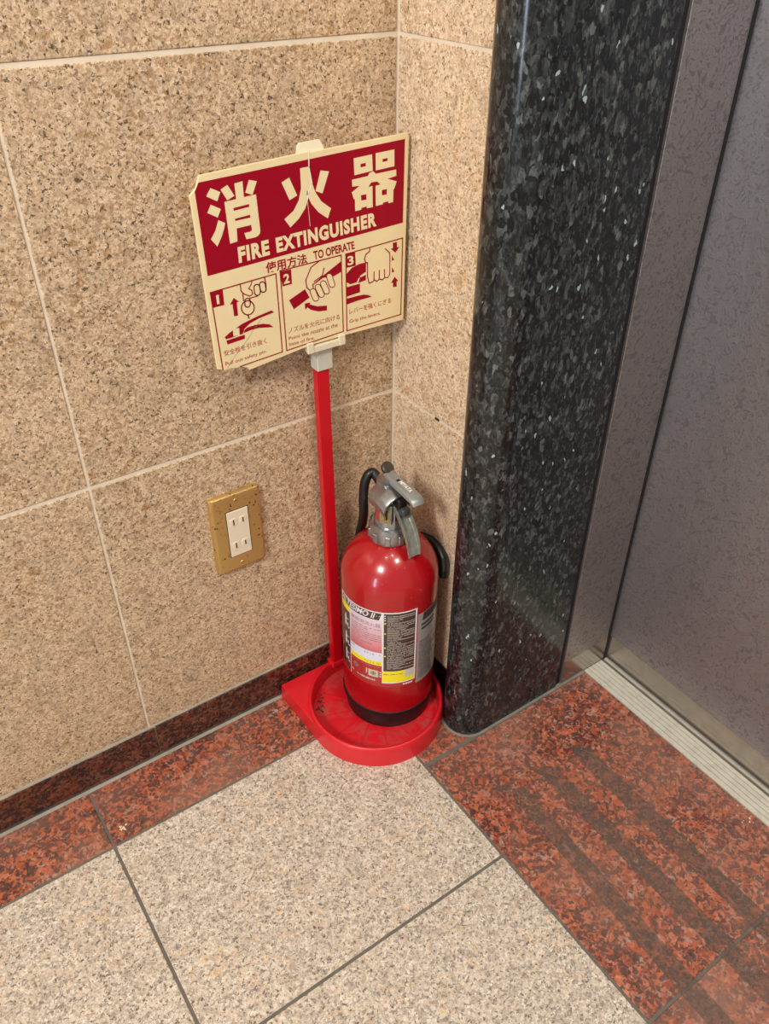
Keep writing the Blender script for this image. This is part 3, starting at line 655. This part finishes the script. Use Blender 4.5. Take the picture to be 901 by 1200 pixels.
bm = bmesh.new(); box(bm, .0000, .0060, -.0045, .0045, -.0130, .0095, .0006); place(bm, math.radians(192), .0170, .3710)
o = fin('red_reflection', bm, m_lab_red); o.parent = gh; o['label'] = 'red reflection built as a small block beside the gauge'
bm = bmesh.new(); box(bm, -.004, .0062, -.0050, .0050, -.0130, .0140, .001); place(bm, math.radians(258), .0165, .3700)
o = fin('valve_rib', bm, m_alu); o.parent = gh
bm = bmesh.new(); box(bm, .0060, .0066, -.0034, .0012, -.0090, .0100, .0002); place(bm, math.radians(258), .0165, .3700)
o = fin('valve_recess', bm, m_slot); o.parent = gh
# hood: bent sheet saddle over the valve
def strip_solid(bm, centre, halfw, normal_t, widthdir):
    """bent sheet: centre-line points with half widths, thickness t, width along widthdir"""
    rings = []
    n_ = len(centre)
    for i, p in enumerate(centre):
        t = (centre[min(i + 1, n_ - 1)] - centre[max(i - 1, 0)]).normalized()
        nn = t.cross(widthdir).normalized()
        wv = widthdir * halfw[i]
        rings.append([bm.verts.new(p + wv + nn * normal_t / 2), bm.verts.new(p - wv + nn * normal_t / 2), bm.verts.new(p - wv - nn * normal_t / 2), bm.verts.new(p + wv - nn * normal_t / 2)])
    for a, b in zip(rings, rings[1:]):
        for k in range(4): bm.faces.new((a[k], a[(k + 1) % 4], b[(k + 1) % 4], b[k]))
    bm.faces.new(rings[0]); bm.faces.new(rings[-1])
bm = bmesh.new()
sec = [(-.0255, .3780), (-.0275, .3880), (-.0235, .3965), (-.0160, .4010), (-.0080, .4040), (.0020, .4040), (.0090, .3990), (.0130, .3920), (.0130, .3840)]
for (ya, yb) in ((-.0215, .0120),):
    R = []
    for yy, dz in ((ya - .002, -.0052), (ya + .006, -.0005), (-.004, .001), (yb, .0005)):
        sh = -.2 * (yy - 0)
        out = [bm.verts.new((AX + x, AY + yy, z + dz * (1 if abs(x) < .03 else 0))) for x, z in sec]
        inn = [bm.verts.new((AX + x * .93, AY + yy, z + dz - .0020)) for x, z in reversed(sec)]
        R.append(out + inn)
    for a, b in zip(R, R[1:]):
        m = len(a)
        for i in range(m): bm.faces.new((a[i], a[(i + 1) % m], b[(i + 1) % m], b[i]))
    bm.faces.new(R[0]); bm.faces.new(R[-1])
E(fin('valve_hood', bm, m_alu, ang=30))
# pivot tower
bm = bmesh.new()
def yz_prism(bm, pts, x0, x1): prism(bm, [(p[0], p[1]) for p in pts], 'x', x0, x1)
yz_prism(bm, [(AY - .010, .386), (AY + .022, .380), (AY + .018, .404), (AY + .013, .415), (AY + .004, .420), (AY - .004, .416), (AY - .010, .404)], AX - .0095, AX + .0075)
bmesh.ops.bevel(bm, geom=[e for e in bm.edges if e.calc_face_angle(0) > .5], offset=.0012, segments=2, affect='EDGES')
tw = E(fin('pivot_tower', bm, m_alu, ang=30))
bm = bmesh.new(); lathe(bm, [(.0078, 0), (.0088, .0008), (.0088, .0046), (.0072, .0058)], 0, 0, 24)
bmesh.ops.rotate(bm, verts=bm.verts, cent=(0, 0, 0), matrix=Matrix.Rotation(math.radians(-50), 3, 'X'))
bmesh.ops.rotate(bm, verts=bm.verts, cent=(0, 0, 0), matrix=Matrix.Rotation(math.radians(12), 3, 'Y'))
bmesh.ops.translate(bm, verts=bm.verts, vec=(AX + .001, AY + .0115, .4195))
bmesh.ops.rotate(bm, verts=bm.verts, cent=(AX + .001, AY + .0115, .4195), matrix=Matrix.Rotation(math.radians(95), 3, 'X'))
o = E(fin('pivot_bolt', bm, m_bolt, ang=30))
bm = bmesh.new(); lathe(bm, [(.0040, 0), (.0048, .0006), (.0048, .0022), (.0040, .003)], 0, 0, 20)
bmesh.ops.rotate(bm, verts=bm.verts, cent=(0, 0, 0), matrix=Matrix.Rotation(math.radians(-90), 3, 'Y'))
bmesh.ops.translate(bm, verts=bm.verts, vec=(AX - .0092, AY - .002, .402)); 
o = fin('side_pin', bm, m_alu, ang=30); o.parent = tw
# upper lever: folded channel, open below, nose bent down
def channel(centre, halfw, depth, thick, side=-1):
    """U section swept along centre (list of (y,z)); flanges go to side*normal"""
    bm = bmesh.new(); R = []
    P = [Vector((AX, AY + y, z)) for y, z in centre]
    for i, p in enumerate(P):
        t = (P[min(i + 1, len(P) - 1)] - P[max(i - 1, 0)]).normalized()
        nn = Vector((1, 0, 0)).cross(t).normalized()
        if nn.z < 0: nn = -nn
        hw = halfw[i]; d = depth[i]; ou = []
        c = .0022
        for x, q in ((-hw, -d), (-hw, -c), (-hw + c * .35, -c * .35), (-hw + c, 0), (hw - c, 0), (hw - c * .35, -c * .35), (hw, -c), (hw, -d),
                     (hw - thick, -d), (hw - thick, -thick - .0006), (hw - thick - .0008, -thick), (-hw + thick + .0008, -thick), (-hw + thick, -thick - .0006), (-hw + thick, -d)):
            ou.append(bm.verts.new(p + Vector((x, 0, 0)) + nn * (q * -side)))
        R.append(ou)
    for a, b in zip(R, R[1:]):
        m = len(a)
        for i in range(m): bm.faces.new((a[i], a[(i + 1) % m], b[(i + 1) % m], b[i]))
    for r in (R[0], R[-1]):
        for q in ((0, 1, 12, 13), (1, 2, 11, 12), (2, 3, 10, 11), (3, 4, 9, 10) if False else (2, 3, 11, 11)): pass
        try: bm.faces.new(r)
        except ValueError: pass
    return bm
up = [(.010, .4175), (-.002, .4190), (-.012, .4180), (-.024, .4172), (-.036, .4168), (-.046, .4155), (-.053, .4140), (-.0585, .4105), (-.0605, .4070)]
bm = channel(up, [.0062, .0066, .0072, .0078, .0084, .0088, .0090, .0090, .0086], [.008, .0085, .0085, .008, .0075, .007, .006, .004, .003], .0016, -1)
ul = E(fin('upper_lever', bm, m_lever, ang=35))
bm = bmesh.new(); box(bm, AX - .0026, AX + .0022, AY - .0175, AY - .0135, .4172, .4182, .0002)
o = fin('lever_slot', bm, m_slot); o.parent = ul
V, F = text_mesh('MIYATA', .03)
me = bpy.data.meshes.new('lever_lettering')
me.from_pydata([(AX - .0030 + .0060 * v - .0006, AY - .0205 - .0235 * u, .41935 - .0021 * u) for u, v in V], [], F)
o = link('lever_lettering', me, m_white); o.parent = ul
# lower lever: channel open to the front, sloping down
lo = [(-.004, .3800), (-.014, .3775), (-.024, .3695), (-.034, .3590), (-.042, .3475), (-.048, .3350), (-.0515, .3215)]
bm = channel(lo, [.0085, .0090, .0092, .0094, .0096, .0096, .0090], [.0085, .009, .009, .008, .0065, .005, .0035], .0013, 1)
ll = E(fin('lower_lever', bm, m_lever2, ang=35))
# black safety plug between the levers
bm = bmesh.new()
box(bm, AX - .0088, AX + .0058, AY - .0300, AY - .0120, .3820, .3970, .0030, 3)
E(fin('safety_plug', bm, m_rubber, ang=40))
bm = bmesh.new()
box(bm, AX - .0075, AX + .0060, AY - .0370, AY - .0230, .3740, .3860, .0040, 3)
E(fin('plug_cap', bm, plain('dark_grey_plug', (58, 64, 64), .35), ang=40))
# hose and nozzle
hp = catmull([(AX + .002, AY + .024, .388), (-.0755, -.066, .397), (-.0820, -.0630, .3960), (-.0875, -.0615, .383), (-.0890, -.0605, .360), (-.0875, -.0585, .335), (-.0840, -.0500, .312), (-.0800, -.0385, .288), (-.0785, -.0312, .258), (-.0785, -.0305, .170), (-.072, -.0300, .124), (-.060, -.0305, .114), (-.046, -.035, .128), (-.033, -.042, .170), (-.0235, -.0500, .225), (-.0180, -.0570, .252), (-.0100, -.0800, .273), (-.0067, -.1020, .2800), (-.0068, -.1220, .2775), (-.0072, -.1330, .2710), (-.0076, -.1365, .2660)], 7)
bm = bmesh.new(); tube(bm, hp, .0064, 16)
E(fin('hose', bm, m_hose, smooth=True))
bm = bmesh.new(); tube(bm, [Vector((-.0074, -.1345, .2700)), Vector((-.0076, -.1368, .2620)), Vector((-.0076, -.1372, .2530))], [.0068, .0072, .0072], 20)
o = E(fin('nozzle_ferrule', bm, m_bolt, ang=40)); o['label'] = 'grey band on the hose end'
bm = bmesh.new(); tube(bm, [Vector((-.0076, -.1372, .2530)), Vector((-.0076, -.1374, .2430)), Vector((-.0076, -.1375, .2390))], [.0070, .0068, .0060], 20)
E(fin('nozzle', bm, m_rubber, ang=40))

# label, printed on film wrapped round the body
lab = None
def cpatch(name, t0, t1, z0, z1, lift, mat, parent=None, skew=0.):
    bm = bmesh.new(); n_ = max(1, int(abs(t1 - t0) / 3.0)); r = RB + lift
    cur = None
    for i in range(n_ + 1):
        t = t0 + (t1 - t0) * i / n_
        a = math.radians(t); nb = [bm.verts.new((AX + r * math.cos(a), AY + r * math.sin(a), z0)), bm.verts.new((AX + r * math.cos(a + math.radians(skew)), AY + r * math.sin(a + math.radians(skew)), z1))]
        if cur: bm.faces.new((cur[0], nb[0], nb[1], cur[1]))
        cur = nb
    o = flat(name, bm, mat)
    if parent is None: return E(o)
    o.parent = parent; return o
def crects(name, rects, lift, mat, parent):
    bm = bmesh.new(); r = RB + lift
    for t0, t1, z0, z1 in rects:
        n_ = max(1, int((t1 - t0) / 6))
        for k in range(n_):
            a, b = math.radians(t0 + (t1 - t0) * k / n_), math.radians(t0 + (t1 - t0) * (k + 1) / n_)
            bm.faces.new([bm.verts.new((AX + r * math.cos(t), AY + r * math.sin(t), z)) for t, z in ((a, z0), (b, z0), (b, z1), (a, z1))])
    o = flat(name, bm, mat); o.parent = parent
    if len(rects) > 1: o['kind'] = 'stuff'
    return o
def ctext(name, s, t0, t1, z0, z1, lift, mat, parent, off=0., shear=0.):
    V, F = text_mesh(s, off); r = RB + lift; P = []
    for u, v in V:
        a = math.radians(t0 + (t1 - t0) * u + shear * v); P.append((AX + r * math.cos(a), AY + r * math.sin(a), z0 + (z1 - z0) * v))
    me = bpy.data.meshes.new(name); me.from_pydata(P, [], F)
    o = link(name, me, mat); o.parent = parent; return o
def microprint(t0, t1, z0, z1, row, fill, dens=.8, gapp=.12, lastgap=True):
    """rows of tiny marks standing for print too small to read"""
    out = []; z = z1 - row
    while z >= z0:
        t = t0; end = t1 if not lastgap or random.random() > .3 else t0 + (t1 - t0) * random.uniform(.35, .8)
        while t < end:
            wd = random.uniform(.45, 1.0)
            if random.random() > gapp: out.append((t, min(t + wd * dens, t1), z, z + row * fill))
            t += wd
        z -= row
    return out
lab = cpatch('label_film', -272, -91.7, .1010, .2440, .00012, m_lab_red); lab['label'] = 'wrap-round printed label, red lower part'
w_ = cpatch('label_ground', -200, -91.7, .1330, .2440, .00016, m_lab_white, lab)
# left panel, brown with white pictures
cpatch('left_panel', -200, -178.6, .1060, .2215, .00022, m_lab_brown, lab)
cpatch('yellow_strip', -200, -178.8, .2190, .2300, .00024, m_lab_yel, lab)
cpatch('panel_edge', -178.6, -177.6, .1040, .2300, .00024, m_lab_white, lab)
pic = []
for zc in (.1320, .1640, .1980):
    pic += [(-190, -186.5, zc - .010, zc + .008), (-189.5, -187, zc + .008, zc + .012), (-184.5, -182.5, zc - .008, zc - .002), (-186.5, -181.5, zc + .004, zc + .0055), (-183.5, -180.2, zc - .0110, zc - .0088)]
crects('left_panel_pictures', pic, .00030, m_lab_white, lab)
# title band
cpatch('title_band', -198, -137.2, .2292, .2420, .00024, m_lab_brown, lab, 3.0)
ctext('title_lettering', 'ALTESIMO II', -197, -143.5, .2312, .2412, .00034, m_lab_white, lab, .02, 2.2)
# pink field
cpatch('pink_field', -177.5, -133.6, .1660, .2285, .00022, m_lab_pink, lab)
ctext('kind_lettering', '業務用消火器', -175.5, -135.5, .2155, .2228, .00030, m_lab_grey, lab, 0)
crects('pink_small_print', microprint(-175, -135, .1700, .2140, .0036, .38, .85, .3), .00030, m_lab_grey, lab)
cpatch('date_row', -177.5, -133.6, .1595, .1680, .00026, m_lab_blue, lab)
cpatch('date_row', -177.5, -133.6, .1515, .1588, .00026, m_lab_blue, lab)
cpatch('expiry_row', -177.5, -133.6, .1432, .1508, .00026, m_lab_yel, lab)
cpatch('red_field', -177.5, -133.6, .1020, .1428, .00020, m_lab_red, lab)
ctext('date_lettering', '2 0 1 6', -156, -143, .1615, .1658, .00034, m_lab_grey, lab)
ctext('date_lettering', '年', -136.8, -135, .1620, .1650, .00034, m_lab_ink, lab)
ctext('date_lettering', '2 0 2 6', -156, -143, .1450, .1492, .00034, m_lab_grey, lab)
ctext('date_lettering', '年まで', -139.8, -134.8, .1455, .1482, .00034, m_lab_ink, lab, .01)
crects('date_small_print', microprint(-176.5, -166, .1455, .1485, .0032, .6, .9, .1, False) + microprint(-176.5, -168, .1540, .1570, .0032, .5, .8, .2, False) + microprint(-176.5, -170, .1640, .1670, .003, .5, .8, .2, False) + microprint(-163, -138, .1535, .1565, .0032, .45, .7, .35, False), .00034, m_lab_grey, lab)
crects('red_small_print', microprint(-175, -134.5, .1370, .1415, .0024, .4, .7, .35, False) + microprint(-176, -108, .1030, .1050, .0024, .35, .8, .3, False), .00030, plain('label_pale_ink', (222, 150, 146), .5), lab)
ctext('maker_lettering', 'モリタ宮田工業株式会社', -167, -141.5, .1112, .1148, .00034, m_lab_white, lab, .02)
crects('white_small_print', microprint(-153.5, -151.8, .1200, .1330, .0022, .7, .9, .1, False) + microprint(-136.2, -134.2, .1190, .1330, .0042, .5, 1, .0, False) + [(-175.5, -173.6, .1150, .1168), (-173.9, -172.6, .1140, .1156)], .00034, m_lab_white, lab)
cpatch('inspection_seal', -150.4, -137.8, .1190, .1325, .00028, m_lab_seal, lab)
def cring(name, tc, zc, r0, r1, mat, lift=.00034, n=20):
    bm = bmesh.new(); r = RB + lift; k = 180 / PI / RB
    A = []
    for i in range(n):
        a = 2 * PI * i / n
        A.append([bm.verts.new((AX + r * math.cos(math.radians(tc + q * math.cos(a) * k)), AY + r * math.sin(math.radians(tc + q * math.cos(a) * k)), zc + q * math.sin(a))) for q in (r0, r1)])
    for i in range(n): bm.faces.new((A[i][0], A[i][1], A[(i + 1) % n][1], A[(i + 1) % n][0]))
    o = flat(name, bm, mat); o.parent = lab; return o
cring('round_mark', -168.5, .1290, .0040, .0047, m_lab_grey)
cring('round_mark', -168.5, .1290, .0018, .0034, m_lab_grey)
cring('seal_mark', -144, .1258, .0032, .0038, m_lab_ink)
crects('seal_bars', [(-146, -142, .1272, .1278), (-146.4, -141.6, .1255, .1262), (-145.8, -142.2, .1238, .1244), (-144.3, -143.7, .1230, .1288)], .00036, m_lab_ink, lab)
# brown instruction panel
cpatch('white_edge', -133.4, -91.7, .1085, .2440, .00020, m_lab_white, lab)
cpatch('brown_panel', -131.6, -93.9, .1330, .2420, .00026, m_lab_brown, lab)
rows = microprint(-127.5, -94.6, .1350, .2400, .0031, .46, .72, .14)
crects('brown_panel_print', rows, .00034, plain('label_light_ink', (190, 180, 172), .5), lab)
for z in (.2246, .2058, .1792, .1630): crects('yellow_bullet', [(-131, -129, z - .0011, z + .0011)], .00036, m_lab_yel, lab)
for z in (.2385, .2345, .2305): crects('white_bullet', [(-131, -129.3, z - .0009, z + .0009)], .00036, m_lab_white, lab)
cpatch('yellow_box', -133.0, -93.3, .1105, .1332, .00028, m_lab_yel, lab)
cpatch('blank_square', -105.5, -93.6, .1185, .1335, .00032, plain('label_pale_grey', (196, 192, 184), .5), lab)
crects('yellow_box_print', microprint(-131.5, -108, .1235, .1290, .0028, .5, .8, .15, False) + microprint(-131.5, -96, .1125, .1145, .0028, .35, .7, .3, False), .00036, plain('label_olive_ink', (120, 110, 40), .5), lab)
ctext('foot_lettering', '0000', -107.5, -94.8, .1030, .1062, .00034, m_lab_white, lab, .03) if False else crects('foot_marks', [(-107.6 + 3.2 * k, -105.0 + 3.2 * k, .1032, .1062) for k in range(4)], .00034, m_lab_white, lab)
# right-hand sticker
rl = cpatch('right_sticker', -90.4, -38, .0970, .2300, .00030, m_lab_silver, lab)
cpatch('sticker_band', -83.5, -38, .2150, .2290, .00036, m_lab_ink, lab, 1.6)
crects('sticker_headings', microprint(-85, -60, .1915, .2130, .0072, .55, 2.2, .12, False), .00040, m_lab_ink, lab)
crects('sticker_print', microprint(-87, -44, .1020, .1800, .0033, .42, .8, .1), .00040, m_lab_ink, lab)

# ---------------------------------------------------------------- worn films on the red floor tiles, splatters
def film_strip(xa, xb, y0, y1, wd, label):
    bm = bmesh.new(); h = wd / 2; L = []; R = []
    o = []
    for i in range(13):
        a = PI * i / 12; o.append((xa + h * math.cos(a), y0 - h + h * math.sin(a)))
    o += [(xb - h, y1), (xb + h, y1)]
    prism(bm, o, 'z', .00003, .0004)
    f = fin('floor_film', bm, m_film); f['label'] = label; f['category'] = 'floor strip'; f['group'] = 'worn strips on the red floor'; return f
film_strip(-.0235, -.046, -.3400, -.8200, .026, 'worn grey-brown strip on red tile, farthest from the lift sill')
film_strip(.0340, .0345, -.3370, -.8200, .027, 'worn grey-brown strip on red tile, middle one of the three')
film_strip(.0970, .0945, -.3350, -.8200, .028, 'dark worn strip on red tile, the one nearest the lift sill')
def blobs(name, label, cx, cy, n_, rad, s0, s1, mat):
    bm = bmesh.new()
    for k in range(n_):
        a, d = random.uniform(0, 2 * PI), rad * math.sqrt(random.random()); r = random.uniform(s0, s1)
        pts = [(cx + d * math.cos(a) + r * random.uniform(.6, 1.1) * math.cos(2 * PI * i / 7), cy + d * math.sin(a) + r * random.uniform(.6, 1.1) * math.sin(2 * PI * i / 7)) for i in range(7)]
        prism(bm, pts, 'z', .00003, .0004 + .00002 * k)
    o = fin(name, bm, mat); o['label'] = label; o['category'] = 'stain'; o['kind'] = 'stuff'; return o
blobs('paint_splatter', 'cluster of cream chips on the red border tile by the joint', -.4945, -.0880, 14, .006, .0008, .0018, m_speck)
blobs('paint_splatter', 'pale grey smudge on the red border tile beside the stand', -.2345, -.0290, 10, .005, .001, .0022, m_speckg)
blobs('paint_splatter', 'pale crumbs on the red tile near the lift sill', .205, -.545, 12, .022, .0006, .0016, m_speck)
